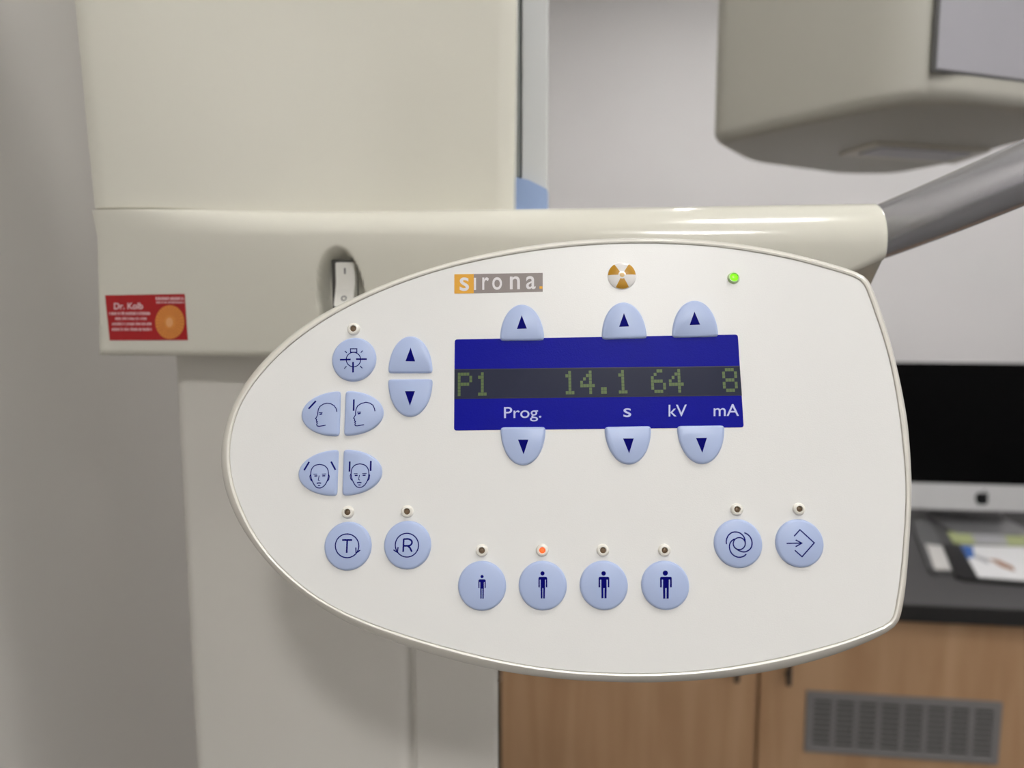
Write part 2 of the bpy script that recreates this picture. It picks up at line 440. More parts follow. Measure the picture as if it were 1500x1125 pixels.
# --- arrow pads
def arrow(b, tri, h=BT):
    polys('symbol', [tri], h, b, M['navy'])
b = half_button((568.2, 546.6), (633.5, 546.4), (601.3, 492), 'arched light blue height button with an upward arrow')
arrow(b, [z1(1134, 307), z1(1176, 434), z1(1087, 432)])
b = half_button((568, 555.3), (633.6, 554.8), (600.5, 610.8), 'arched light blue height button with a downward arrow')
arrow(b, [z1(1082, 706), z1(1174, 706), z1(1128, 840)])
zc = lambda x, y: (640+x/3.125, 370+y/3.125)
DH = 0.0004
for bl, br, ap, tri, lab in [
  ((288, 404), (492, 402), (388, 236), [(388, 287), (412, 348), (366, 350)], 'program up button above the display'),
  ((755, 398), (963, 393), (852, 226), [(856, 277), (880, 338), (834, 340)], 'seconds up button above the display'),
  ((1077, 390), (1290, 385), (1178, 218), [(1179, 270), (1205, 330), (1157, 332)], 'kilovolt and milliamp up button above the display'),
  ((290, 799), (498, 797), (394, 975), [(371, 856), (419, 856), (397, 924)], 'program down button below the display'),
  ((767, 797), (981, 793), (880, 971), [(852, 851), (901, 851), (880, 919)], 'seconds down button below the display'),
  ((1099, 793), (1317, 790), (1216, 969), [(1186, 849), (1236, 848), (1215, 917)], 'kilovolt and milliamp down button below the display')]:
    b = half_button(zc(*bl), zc(*br), zc(*ap), 'arched light blue '+lab)
    arrow(b, [zc(*q) for q in tri])

# --- head position pads
def side_button(top, bot, apex, label): return half_button(top, bot, apex, label)
b = side_button((499, 572.5), (497, 639), (441, 607.5), 'curved light blue button with a head profile and tilted bar')
prof = [(459, 895), (452, 865), (435, 840), (405, 822), (370, 817), (335, 825), (305, 845), (290, 870), (285, 900), (283, 922), (272, 945), (263, 958), (273, 964), (271, 980), (280, 986), (273, 992), (279, 1000), (274, 1012), (278, 1024), (295, 1028), (330, 1023), (356, 1018)]
ribbons('symbol', [(prof, 1.1), ([(200, 868), (267, 796)], 2.1), ([(294, 902), (328, 903)], .9), ([(300, 919), (325, 913)], 1.7)], BT, b, M['navy'], z1)
b = side_button((506, 572.3), (503.5, 638.5), (562, 605), 'curved light blue button with a head profile and upright bar')
prof = [(808, 890), (803, 865), (790, 835), (760, 815), (725, 808), (685, 818), (650, 840), (635, 870), (630, 900), (630, 922), (620, 940), (612, 954), (622, 961), (620, 978), (630, 983), (623, 992), (629, 1000), (624, 1010), (628, 1022), (645, 1024), (680, 1018), (708, 1013)]
ribbons('symbol', [(prof, 1.1), ([(615, 782), (612, 886)], 2.1), ([(643, 898), (680, 898)], .9), ([(650, 914), (676, 908)], 1.7)], BT, b, M['navy'], z1)
def front_head(dx, dy):
    s = lambda L: [(x+dx, y+dy) for x, y in L]
    hd = smoothpx([(246, 257), (280, 265), (305, 290), (313, 330), (305, 375), (285, 412), (262, 430), (243, 434), (222, 428), (203, 405), (187, 370), (180, 330), (188, 290), (212, 265), (246, 257)], 50)
    return [(s(hd), 1.1), (s([(180, 328), (173, 345), (177, 368), (188, 382)]), 1.0), (s([(313, 328), (319, 345), (315, 370), (304, 383)]), 1.0),
            (s([(200, 331), (228, 330)]), .8), (s([(264, 330), (296, 328)]), .8), (s([(207, 344), (229, 343)]), 1.4), (s([(266, 343), (289, 342)]), 1.4),
            (s([(243, 340), (236, 374), (246, 379)]), .8), (s([(224, 399), (241, 396), (258, 398)]), 1.4), (s([(234, 415), (251, 415)]), 1.0)]
b = side_button((496, 658.5), (493.5, 726.5), (436.5, 694), 'curved light blue button with a face between slanted bars')
ribbons('symbol', front_head(0, 0)+[([(130, 301), (168, 238)], 2.1), ([(332, 236), (365, 298)], 2.1)], BT, b, M['navy'], z2)
b = side_button((503, 658.3), (501, 726.3), (560, 691.5), 'curved light blue button with a face between upright bars')
ribbons('symbol', front_head(302, -4)+[([(472, 235), (470, 311)], 2.1), ([(630, 230), (628, 306)], 2.1)], BT, b, M['navy'], z2)

# --- indicator lights
def indicator(px, py, mlens, label, d=18.5, dl=8.8, rim='collar'):
    c = pan(px, py); r = (pan(px+d/2, py)-c).length; rl = (pan(px+dl/2, py)-c).length
    bm = bmesh.new()
    prof = [(r, 0), (r*.97, .0006), (r*.86, .00115), (r*.70, .0014), (rl*1.12, .0014), (rl, .0011), (rl, .0002)]
    loft(bm, [at_h(circ(c, q, 32), h) for q, h in prof], cap0=False)
    o = obj('indicator_light', bm, M[rim], panel, smooth=True); o['label'] = label
    bm = bmesh.new()
    loft(bm, [at_h(circ(c, rl*.99, 24), .0003), at_h(circ(c, rl*.97, 24), .0007), at_h(circ(c, rl*.6, 24), .0010), at_h(circ(c, rl*.2, 24), .0011)], cap0=False)
    obj('lens', bm, mlens, o, smooth=True)
for px, py, wh in [(518.3, 482.3, 'the lamp button'), (509.8, 750.3, 'the T button'), (596.7, 749.3, 'the R button'), (706, 806.3, 'the slimmest figure'),
                   (794.3, 806, 'the second slimmest figure'), (883, 806, 'the second broadest figure'), (973, 806, 'the broadest figure'),
                   (1079, 746.3, 'the swirl button'), (1170, 745.7, 'the diamond button')]:
    lit = wh == 'the second slimmest figure'
    indicator(px, py, M['ledorange' if lit else 'ledoff'], ('lit orange indicator above ' if lit else 'unlit brown indicator above ')+wh)
indicator(1074.3, 407.3, M['ledgreen'], 'lit green power indicator', 18, 12.5, 'ledgreenrim')

# --- display
def quad_plate(name, cor, h0, h1, m, parent, rad=0.0012, bev=.00012):
    P = ccw([pan(*c, h1) for c in cor]); pts = []
    for i in range(4):
        a, p, b_ = P[i-1], P[i], P[(i+1) % 4]
        A = p+(a-p).normalized()*rad; B = p+(b_-p).normalized()*rad
        for k in range(7):
            t = k/6; pts.append(A*(1-t)**2+p*2*t*(1-t)+B*t*t)
    bm = bmesh.new(); loft(bm, [at_h(pts, h0), at_h(inset(pts, bev), h1)], cap0=False)
    return obj(name, bm, m, parent)
disp = quad_plate('display', [(665.9, 497), (1081, 489.8), (1089.8, 626), (665, 630.6)], 0, .00022, M['blue'], panel)
disp['label'] = 'deep blue display field with a dark readout window'
lw = quad_plate('readout_window', [(665.7, 540.6), (1083.8, 535.8), (1087, 579.6), (665.4, 584.6)], .0002, .00030, M['lcdline'], disp, rad=.0002)
lw = quad_plate('readout_glass', [(666.2, 542), (1083.4, 537.2), (1086.4, 578.2), (665.9, 583.2)], .00030, .00034, M['lcd'], disp, rad=.0002)
G57 = {'P': ['11110', '10001', '10001', '11110', '10000', '10000', '10000'], '1': ['00100', '01100', '00100', '00100', '00100', '00100', '01110'],
       '4': ['00010', '00110', '01010', '10010', '11111', '00010', '00010'], '.': ['00000', '00000', '00000', '00000', '00000', '01100', '01100'],
       '6': ['00110', '01000', '10000', '11110', '10001', '10001', '01110'], '8': ['01110', '10001', '10001', '01110', '10001', '10001', '01110']}
HL = .00042
o0 = pan(670.6, 545.8, HL); ex = (pan(1057.2, 539.3, HL)-o0)/90; ey = (pan(670.4, 580.3, HL)-o0)/7
for idx, ch in [(0, 'P'), (1, '1'), (6, '1'), (7, '4'), (8, '.'), (9, '1'), (11, '6'), (12, '4'), (15, '8')]:
    bm = bmesh.new()
    for r_, row in enumerate(G57[ch]):
        for c_, v in enumerate(row):
            if v == '1':
                q = o0 + ex*(idx*6+c_) + ey*r_
                f = bm.faces.new([bm.verts.new(q+ex*a+ey*b2) for a, b2 in ((.04, .96), (.96, .96), (.96, .04), (.04, .04))])
    obj('readout_character', bm, M['dot'], disp)

def text_mesh(s, bold=0.0):
    cu = bpy.data.curves.new('txt', 'FONT'); cu.body = s; cu.size = 1; cu.resolution_u = 6; cu.offset = bold
    ob = bpy.data.objects.new('txt', cu)
    me = bpy.data.meshes.new_from_object(ob)
    v = [Vector(x.co) for x in me.vertices]; f = [list(p.vertices) for p in me.polygons]
    bpy.data.objects.remove(ob); bpy.data.curves.remove(cu); bpy.data.meshes.remove(me)
    return v, f
def put_text(name, s, quad, m, parent, mapper, bold=0.0):
    """quad: top-left, top-right, bottom-right, bottom-left pixels of the ink box"""
    v, f = text_mesh(s, bold)
    x0, x1 = min(p.x for p in v), max(p.x for p in v); y0, y1 = min(p.y for p in v), max(p.y for p in v)
    tl, tr, br, bl = [mapper(*q) for q in quad]
    bm = bmesh.new(); V = []
    for p in v:
        a, b2 = (p.x-x0)/(x1-x0), (p.y-y0)/(y1-y0)
        V.append(bm.verts.new((bl*(1-a)+br*a)*(1-b2)+(tl*(1-a)+tr*a)*b2))
    for q in f:
        try: bm.faces.new([V[i] for i in q])
        except ValueError: pass
    return obj(name, bm, m, parent)
dm = lambda x, y: pan(x, y, .00030)
z8 = lambda x, y: (660+x/6.25, 480+y/6.25)
z9 = lambda x, y: (870+x/6.25, 480+y/6.25)
put_text('unit_print', 'Prog.', [z8(489, 727), z8(831, 722), z8(831, 857), z8(489, 862)], M['unit'], disp, dm, .004)
put_text('unit_print', 's', [z9(270, 738), z9(341, 737), z9(341, 818), z9(270, 819)], M['unit'], disp, dm, .004)
put_text('unit_print', 'kV', [z9(684, 706), z9(850, 704), z9(850, 812), z9(684, 814)], M['unit'], disp, dm, .004)
put_text('unit_print', 'mA', [z9(1096, 702), z9(1328, 699), z9(1328, 807), z9(1096, 810)], M['unit'], disp, dm, .004)

# --- name plate with lettering
za = lambda x, y: (650+x/4.839, 380+y/4.84)
npl = quad_plate('name_plate', [za(75, 105), za(702, 95), za(702, 229), za(75, 242)], 0, .00012, M['taupe'], panel, rad=.00005, bev=.00002)
npl['label'] = 'small grey and yellow name plate'
quad_plate('yellow_field', [za(75, 105), za(213, 103), za(213, 240), za(75, 242)], .00012, .00018, M['gold'], npl, rad=.00005, bev=.00001)
lm = lambda x, y: pan(x, y, .00024)
for ch, x0, x1, yt, yb in [('s', 113, 179, 128, 224), ('ı', 214, 229, 130, 217), ('r', 273, 320, 127, 216), ('o', 344, 413, 126, 216), ('n', 469, 540, 120, 212), ('a', 584, 651, 118, 211)]:
    if ch == 'ı':
        polys('letter', [[za(x0, yt), za(x1, yt), za(x1, yb), za(x0, yb)]], .00024, npl, M['logo'])
    else:
        put_text('letter', ch, [za(x0, yt), za(x1, yt-.7), za(x1, yb-.7), za(x0, yb)], M['logo'], npl, lm, .010)
polys('full_stop', [[za(679, 190), za(700, 189.5), za(700, 208), za(679, 208.5)]], .00024, npl, M['gold'])

# --- radiation trefoil dome
tc_ = pan(910.8, 404.2); TR_ = (pan(931.8, 404.2)-tc_).length
def dome_h(r): return .0002+.0014*(1-(r/TR_)**2)**.5 if r < TR_ else 0
bm = bmesh.new()
loft(bm, [at_h(circ(tc_, TR_, 40), 0)]+[at_h(circ(tc_, TR_*q, 40), dome_h(TR_*q)) for q in (.985, .94, .86, .72, .55, .35, .12)], cap0=False)
emb = obj('radiation_emblem', bm, M['dome'], panel, smooth=True); emb['label'] = 'domed white badge with an amber trefoil'
for a0 in (0, 120, 240):
    bm = bmesh.new(); rows = []
    for r_ in (.27, .42, .57, .72, .84, .93, .965):
        rows.append([Vector((tc_.x+TR_*r_*math.cos(math.radians(a0+2+56*k/10)), tc_.y+TR_*r_*math.sin(math.radians(a0+2+56*k/10)), dome_h(TR_*r_)+.00003)) for k in range(11)])
    loft(bm, rows, False, False, closed=False)
    obj('trefoil_blade', bm, M['amber'], emb, smooth=True)
bm = bmesh.new(); loft(bm, [at_h(circ(tc_, TR_*.17, 20), dome_h(0)+.00004), at_h(circ(tc_, TR_*.08, 20), dome_h(0)+.00006)], cap0=False)
obj('trefoil_hub', bm, M['amberlight'], emb)

# neck that carries the panel on the carriage behind it
bm = bmesh.new()
def ringrect(cx, cy, w_, h_, z, n=32):
    return [Vector((cx+w_*math.copysign(abs(math.cos(t))**.5, math.cos(t)), cy+h_*math.copysign(abs(math.sin(t))**.5, math.sin(t)), z)) for t in [2*math.pi*(k+.5)/n for k in range(n)]]
loft(bm, [ringrect(-.02, .03, .055, .022, -.0205), ringrect(-.02, .03, .05, .02, -.05), ringrect(-.02, .026, .048, .018, -.078)])
obj('mounting_neck', bm, M['cream'], panel, smooth=True)

# ------------------------------------------------------------------ carriage of the X-ray unit (housing bar behind the panel)
YBAR = 0.40
XL = -0.2975                                  # left side of housing
XE = onY(1301, 368, YBAR).x                   # right end
ZTOP = onY(1000, 302, YBAR+.022).z            # top of the bar
ZBOT = onY(300, 524, YBAR+.006).z             # bottom of the bar
carr = thing('xray_carriage', 'cream moulded carriage of the dental X-ray unit with red sticker and silver arm', 'x-ray carriage')
SWC = onY(498, 437, YBAR+.004); SWA = 0.0150; SWB = 0.0305
RF = 0.0155; LEAN = 0.20                                   # the front leans back towards its lower edge
def sstep(a, b, x):
    t = min(1, max(0, (x-a)/(b-a))); return t*t*(3-2*t)
def bar_section(x):
    """front-to-back outline of the housing at x, in (y, z): from the back top over the front to the back bottom"""
    s = sstep(XL+.008, XL+.17, x)
    rf = RF+.007*sstep(-.14, .08, x)          # the shoulder falls back more and more from left to right
    zc = onY(1302, 380, YBAR).z               # crease at the right end
    xk = onY(960, 515, YBAR).x
    k = min(1, max(0, (x-xk)/(XE-xk)))
    zb = ZBOT*(1-k)+zc*k
    rb = 0.006
    P = [(YBAR+.16, ZTOP+.003), (YBAR+.09, ZTOP+.002), (YBAR+.05, ZTOP+.0008)]
    n = 16
    for i in range(n+1):
        t = math.pi/2*i/n
        zz = ZTOP-rf*(1-math.cos(t))
        P.append(((YBAR+LEAN*(ZTOP-rf-zz))*(1-s)+s*(YBAR+.026*(1-math.sin(t))), zz))
    zf = ZTOP-rf
    m_ = 90
    lean = lambda z: LEAN*((1-s)*(zf-z)+s*(zf-z)**2/((zf-z)+.012))
    for i in range(1, m_):
        z = zf+(zb+rb-zf)*i/m_
        P.append((YBAR+lean(z), z))
    for i in range(7):
        t = math.pi/2*i/6
        P.append((YBAR+lean(zb+rb)+rb*(1-math.cos(t))*1.0, zb+rb-rb*math.sin(t)))
    lo = zb-0.03*k
    P.append((YBAR+rb+.034, lo)); P.append((YBAR+.16, lo-.002))
    return P
xs = [XL, XL+.0012, XL+.004]
x = XL+.008
while x < XE-.004:
    xs.append(x)
    x += .0012 if abs(x-SWC.x) < SWA+.004 else .006
xs += [XE-.0015, XE-.0006, XE]
rings = []
for x in xs:
    ins = max(0, .004-(x-XL))                 # small rounding of the left edge
    ins = (.004-math.sqrt(max(0, .004**2-ins**2))) if ins else 0
    ine = max(0, .0015-(XE-x)); ine = (.0015-math.sqrt(max(0, .0015**2-ine**2))) if ine else 0
    ring = []
    for y, z in bar_section(x):
        e = ((x-SWC.x)/SWA)**2+((z-SWC.z)/SWB)**2
        if y < YBAR+.012 and e < 1:
            side = sstep(0, .45, 1-e)
            y += .013*side
        dx_ = -1.0*min(.018, max(0, y-YBAR)) if (x < XL+.02 and z < ZTOP-RF) else 0
        ring.append(Vector((x+dx_*max(0, 1-(x-XL)/.02), y+ins*.7+ine*.8, z)))
    rings.append(ring)
bm = bmesh.new(); loft(bm, rings)
tag(obj('housing', bm, M['cream'], carr, smooth=True), 'cream housing bar with a rounded shoulder')

# upper cover over the bar
def cover_y(x): 
    s = (x-XL)/(.25)
    return YBAR-.0010+.031*sstep(0.0, .75, s)
XC = onY(755, 150, YBAR+.044).x
rings = []
ncx = 46; CLEAN = 0.12                       # the cover leans back a little
for i in range(ncx+1):
    x = XL+.0006+(XC-XL-.0006)*i/ncx
    f0 = cover_y(x)
    r0 = .004; a = min(1, (x-XL)/r0); yr = r0*(1-math.sqrt(max(0, 1-(1-a)**2)))
    bx2 = min(1, (XC-x)/.004); yr += .004*(1-math.sqrt(max(0, 1-(1-bx2)**2)))
    zb = ZTOP+.0009-.0022*sstep(XL+.03, XL+.10, x)
    rings.append([Vector((x, f0+yr+.0018, zb)), Vector((x, f0+yr+.0005, zb+.0006)), Vector((x, f0+yr, zb+.002)), Vector((x-1.05*CLEAN*.3*max(0, 1-(x-XL)/.2), f0+yr+CLEAN*.3, zb+.302)), Vector((x-1.05*CLEAN*.3*max(0, 1-(x-XL)/.2), max(f0+yr+CLEAN*.3+.004, YBAR+.048), zb+.302)), Vector((x, max(f0+yr+.004, YBAR+.048), zb))])
bm = bmesh.new(); loft(bm, rings)
tag(obj('upper_cover', bm, M['cream'], carr, smooth=True), 'tall cream cover above the shoulder')

# rocker switch in its oval hollow
YS = YBAR+.0115
sw = obj('rocker_switch', None or mkbox(onY(487, 400, YS).x, onY(520, 400, YS).x, YS-.0015, YS+.006, onY(500, 462, YS).z, onY(500, 381, YS).z, bev=.0004), M['gap'], carr)
sw['label'] = 'white rocker switch set in an oval hollow'
xa, xb = onY(490.5, 400, YS-.003).x, onY(518.5, 400, YS-.003).x
zt_, zk, zb_ = onY(500, 384, YS-.003).z, onY(500, 421, YS-.003).z, onY(500, 449, YS-.004).z
bm = bmesh.new()
sec = [(YS-.0022, zt_), (YS-.0016, zk+.003), (YS-.0018, zk), (YS-.0070, zb_), (YS+.003, zb_), (YS+.003, zt_)]
loft(bm, [[Vector((xx, y, z)) for y, z in sec] for xx in (xa, xb)])
bmesh.ops.bevel(bm, geom=bm.edges[:], offset=.0005, segments=2, affect='EDGES')
rk = obj('rocker', bm, M['switch'], sw)
cx = (xa+xb)/2
obj('on_mark', mkbox(cx-.00045, cx+.00045, YS-.0024, YS-.0018, zt_-.0068, zt_-.0034), M['grey'], sw)
bm = bmesh.new()
zo = zb_+.0048; yo = YS-.0018-(zk-zo)/(zk-zb_)*.0052-.0002
nv = Vector((0, -(zk-zb_), -.0)) ; sl = Vector((0, (.0052)/(zk-zb_), 1)).normalized()
for r0, r1 in ((.0010, .0017),):
    A = []; B = []
    for k in range(24):
        t = 2*math.pi*k/24
        d = Vector((math.cos(t), 0, 0))+sl*math.sin(t)
        A.append(Vector((cx, yo, zo))+d*r0); B.append(Vector((cx, yo, zo))+d*r1)
    loft(bm, [A, B], False, False)
obj('off_mark', bm, M['grey'], sw)

# red sticker
st_c = [(153.8, 432.6), (270.3, 430.6), (275, 498.2), (160.6, 498.6)]
def front_y(x, z):                            # depth of the leaning housing front
    s_ = sstep(XL+.008, XL+.17, x); d_ = max(0, ZTOP-RF-.007*sstep(-.14, .08, x)-z)
    return YBAR+LEAN*((1-s_)*d_+s_*d_*d_/(d_+.012))
def stk(x, y, dy=0):
    q = onY(x, y, YBAR)
    for _ in range(5): q = onY(x, y, front_y(q.x, q.z)-.0003-dy)
    return q
def flat(name, plist, m, parent, dy, thick=0):
    bm = bmesh.new()
    for p in plist:
        v = [stk(x, y, dy) for x, y in p]
        if thick:
            loft(bm, [[q+Vector((0, thick, 0)) for q in v], v])
        else:
            bm.faces.new([bm.verts.new(q) for q in v])
    return obj(name, bm, m, parent)
sticker = flat('sticker', [st_c], M['red'], carr, 0, .00015); sticker['label'] = 'red address sticker with an orange sunburst'
zs = lambda x, y: (145+x/10.714, 420+y/10.711)
sun = flat('sunburst', [[zs(1112+228*math.cos(2*math.pi*k/40), 555+265*math.sin(2*math.pi*k/40)) for k in range(40)]], M['sun'], sticker, .0002)
rays = []
for k in range(28):
    a = 2*math.pi*k/28; b2 = a+.055
    rays.append([zs(1112+q*228*math.cos(t), 555+q*265*math.sin(t)) for q, t in ((.42, a), (.95, a), (.95, b2), (.42, b2))])
flat('sunburst_ray', rays, M['sundark'], sticker, .00028)
flat('sunburst_core', [[zs(1105+55*math.cos(2*math.pi*k/24), 560+75*math.sin(2*math.pi*k/24)) for k in range(24)]], M['suncore'], sticker, .00028)
sm = lambda x, y: stk(x, y, .0003)
put_text('sticker_print', 'Dr. Kolb', [zs(235, 255), zs(690, 250), zs(690, 352), zs(235, 356)], M['sticktext'], sticker, sm, .02)
def fake_line(x0, x1, y, h):                  # print too small to read: a row of tiny strokes
    q = []; x = x0
    while x < x1:
        wd = random.choice((9, 13, 17)); hh = h*random.choice((.7, .85, 1))
        q.append([zs(x, y-hh/2), zs(min(x1, x+wd), y-hh/2), zs(min(x1, x+wd), y+h/2), zs(x, y+h/2)])
        x += wd+random.choice((7, 8, 9, 20))
    flat('sticker_print', q, M['sticktext'], sticker, .0003)
fake_line(160, 815, 418, 48); fake_line(255, 745, 500, 40); fake_line(205, 822, 583, 44); fake_line(205, 822, 668, 44)
fake_line(890, 1335, 185, 50); fake_line(900, 1340, 245, 30)

# silver arm leaving the right end of the carriage
cl = [(1262, 349, .432), (1292, 339, .425), (1330, 324, .414), (1380, 304, .402), (1440, 279, .390), (1510, 249, .378), (1600, 208, .365), (1720, 150, .35)]
pts = catmull([CAM + ray(px, py)*(d) for px, py, d in cl], 40)
bm = bmesh.new()
tube(bm, pts, lambda t: .0158+.0012*t, 40, 1.0)
tag(obj('support_arm', bm, M['silver'], carr, smooth=True), 'curved silver tube leaving the housing end')

# ------------------------------------------------------------------ column of the X-ray unit
col = thing('xray_column', 'grey-white standing column that carries the dental X-ray unit, seam down its front', 'column')
YC = 0.441; YG = YBAR+.075
xcl = onY(256, 535, YC).x-.003; xcs = onY(603, 960, YC).x; xcr = onY(728, 1000, YC).x
def vplate(x0, x1, y0, y1, z0, z1, r=.012, seg=5):
    bm = bmesh.new(); out = []
    for cxx, cyy, a0 in ((x1-r, y0+r, -90), (x1-r, y1-r, 0), (x0+r, y1-r, 90), (x0+r, y0+r, 180)):
        for k in range(seg+1):
            t = math.radians(a0+90*k/seg); out.append((cxx+r*math.cos(t), cyy+r*math.sin(t)))
    loft(bm, [[Vector((a, b2, z)) for a, b2 in out] for z in (z0, z1)])
    return bm
ZCT = ZBOT+.015
obj('column_cover', vplate(xcl, xcs-.0008, YC, .64, .02, ZCT, .010), M['column'], col, smooth=True)
obj('column_body', vplate(xcs+.0008, xcr, YC+.0005, YC+.008, .02, ZCT, .003), M['column'], col, smooth=True)
obj('seam_strip', mkbox(xcs-.004, xcs+.004, YC+.005, YC+.03, .02, ZCT-.001), M['column'], col)
obj('column_core', mkbox(xcl+.02, xcr-.04, YG+.0145, .63, .01, 2.3, bev=.003), M['column'], col)
obj('floor_plate', mkbox(XW+.05, .1, .40, .75, 0, .02, bev=.004), M['silver'], col)
# side guide behind the upper cover, with blue lower sleeve
g0, g1 = onY(757, 150, YG).x, onY(802, 150, YG).x
zsl = onY(760, 260, YG).z
obj('guide_strip', mkbox(g0+.003, g1, YG, YG+.012, zsl-.01, 2.1, bev=.0012), M['strip'], col)
obj('gasket', mkbox(g0-.012, g0+.0022, YG-.001, YG+.012, zsl, 2.1, bev=.0008), M['stripdark'], col)
bm = bmesh.new()
gl = onY(755, 262, YG-.002)
prof = [(g0-.012, zsl+.001), (g0, zsl-.0003), (g0+.008, zsl-.0022), (g0+.016, zsl-.0062), (g1+.0002, zsl-.0085), (g1+.0002, ZBOT+.03), (g0-.012, ZBOT+.03)]
loft(bm, [[Vector((a, y, z)) for a, z in prof] for y in (YG-.003, YG+.014)])
tag(obj('blue_sleeve', bm, M['bluesleeve'], col), 'pale blue plastic sleeve with a slanted top')
obj('overhead_arm', mkbox(-.06, .62, .50, .80, 2.12, 2.28, bev=.03, seg=4), M['cream'], col)

# ------------------------------------------------------------------ X-ray head hanging at the right
zhb = CZ+.178                                 # height of the underside
def onZh(px, py): return onZ(px, py, zhb)
near = onZh(1350, 143)
QUAD = [near] + [onZh(*q) for q in ((1680, 180), (1500, 209), (1400, 240), (1310, 257), (1225, 257), (1092, 239), (1038, 211))]
dR = (QUAD[1]-near).normalized(); LR = (QUAD[1]-near).length
head = thing('xray_scanner', 'cream X-ray scanner box hanging above the silver arm, grey window on one side', 'x-ray scanner')
def inset_poly(P, d):
    n = len(P); out = []
    cen = sum(P, Vector())/n
    L = []
    for i in range(n):
        a, b2 = P[i], P[(i+1) % n]; t = (b2-a).normalized(); nn = Vector((-t.y, t.x, 0))
        if nn.dot(cen-a) < 0: nn = -nn
        L.append((a+nn*d, t))
    for i in range(n):
        (p, t), (q, u) = L[i-1], L[i]
        k = ((q-p).x*u.y-(q-p).y*u.x)/(t.x*u.y-t.y*u.x)
        out.append(p+t*k)
    return out
def round_poly(P, r0, seg=8):
    out = []; n = len(P)
    for i in range(n):
        r = r0*(1.5 if i == 0 else .75)
        a, p, b2 = P[i-1], P[i], P[(i+1) % n]
        A = p+(a-p).normalized()*r; B = p+(b2-p).normalized()*r
        for k in range(seg+1):
            t = k/seg; out.append(A*(1-t)**2+p*2*t*(1-t)+B*t*t)
    return out
bm = bmesh.new(); rings = []
RB = .014
def lift(P, z): return [p+Vector((0, 0, z)) for p in P]
for k in range(9):
    t = math.pi/2*k/8
    rings.append(lift(round_poly(inset_poly(QUAD, RB*(1-math.sin(t))), .034), RB*(1-math.cos(t))))
for z, q in ((.30, 0), (.60, 0), (.62, .02)):
    rings.append(lift(round_poly(inset_poly(QUAD, q), .034), z))
loft(bm, rings)
obj('head_casing', bm, M['head'], head, smooth=True)
# window plate on the face between near corner and the far right
nR = Vector((dR.y, -dR.x, 0)).normalized()
if nR.dot(CAM-near) < 0: nR = -nR
d = ray(1371, 101); tt = (near-CAM).dot(nR)/d.dot(nR); wp = CAM+d*tt-near
wb, wz = wp.dot(dR), wp.z
def fbox(u0, u1, d0, d1, z0, z1, bev):
    bm = mkbox(u0, u1, d0, d1, z0, z1, bev=bev)
    for v in bm.verts: v.co = near + dR*v.co.x - nR*v.co.y + Vector((0, 0, v.co.z))
    return bm
obj('window_frame', fbox(wb-.0014, LR-.020, -.0006, .004, wz-.0018, .5, .0004), M['grey'], head)
obj('window_panel', fbox(wb, LR-.022, -.0014, .003, wz, .498, .0006), M['headwin'], head)
def uslab(name, px, z0, z1, m):
    P = [onZ(x, y, zhb+z0) for x, y in px]; bm = bmesh.new()
    loft(bm, [[Vector((p.x, p.y, zhb+z0)) for p in P], [Vector((p.x, p.y, zhb+z1)) for p in P]])
    bmesh.ops.bevel(bm, geom=bm.edges[:], offset=.0012, segments=2, affect='EDGES')
    return obj(name, bm, m, head, smooth=True)
uslab('underside_plate', [(1228, 228), (1284, 211), (1452, 222), (1398, 241)], -.0028, .003, M['plate'])
uslab('underside_insert', [(1255, 227), (1292, 216), (1425, 225), (1385, 237)], -.0040, .001, M['headwin'])
hc = sum(QUAD, Vector())/len(QUAD)
obj('hanger', mkbox(hc.x-.06, hc.x+.06, hc.y-.05, hc.y+.05, zhb+.61, 2.121, bev=.01), M['cream'], head)

# ------------------------------------------------------------------ far side of the room: worktop, cabinet, computer
ZD = 0.74
YD = onZ(1400, 888, ZD).y
wt = thing('worktop', 'dark grey worktop with a black front edge, carrying the computer', 'worktop')
XD0 = -0.02
obj('top', mkbox(XD0, 2.2, YD+.003, YB-.001, ZD-.036, ZD, bev=.002), M['desk'], wt)
obj('front_edge', mkbox(XD0, 2.2, YD-.003, YD+.0035, ZD-.037, ZD-.0005, bev=.002), M['deskedge'], wt)

YCB = YD+.03
cab = thing('cabinet', 'beech cabinet under the dark worktop with two doors and a vent grille', 'cabinet')
cz0, cz1 = .06, ZD-.037
xg = onY(1109, 1060, YCB).x
c0 = onY(734, 1060, YCB).x
obj('carcass', mkbox(c0-.004, 2.15, YCB+.021, YB-.02, cz0, cz1, bev=.002), M['beechdark'], cab)
obj('plinth', mkbox(c0+.02, 2.13, YCB+.06, YB-.03, 0, cz0), M['deskedge'], cab)
doors = []
for a, b2, lab in ((c0, xg-.003, 'plain beech door'), (xg+.003, xg+.66, 'beech door with a vent grille'), (xg+.666, 2.15, 'beech door beside the vented door')):
    dr = obj('door', mkbox(a, b2, YCB, YCB+.020, cz0+.003, cz1-.006, bev=.002), M['beech'], cab); dr['label'] = lab; doors.append(dr)
def handle(px, py, dr):
    p = onY(px, py, YCB); bm = bmesh.new()
    tube(bm, [Vector((p.x, YCB-.024, p.z+.11)), Vector((p.x, YCB-.024, p.z))], .0055, 12)
    for z in (p.z+.095, p.z+.015): tube(bm, [Vector((p.x, YCB-.024, z)), Vector((p.x, YCB+.001, z))], .004, 10)
    obj('handle', bm, M['handle'], dr, smooth=True)
handle(1076, 990, doors[0]); handle(1151, 995, doors[1])
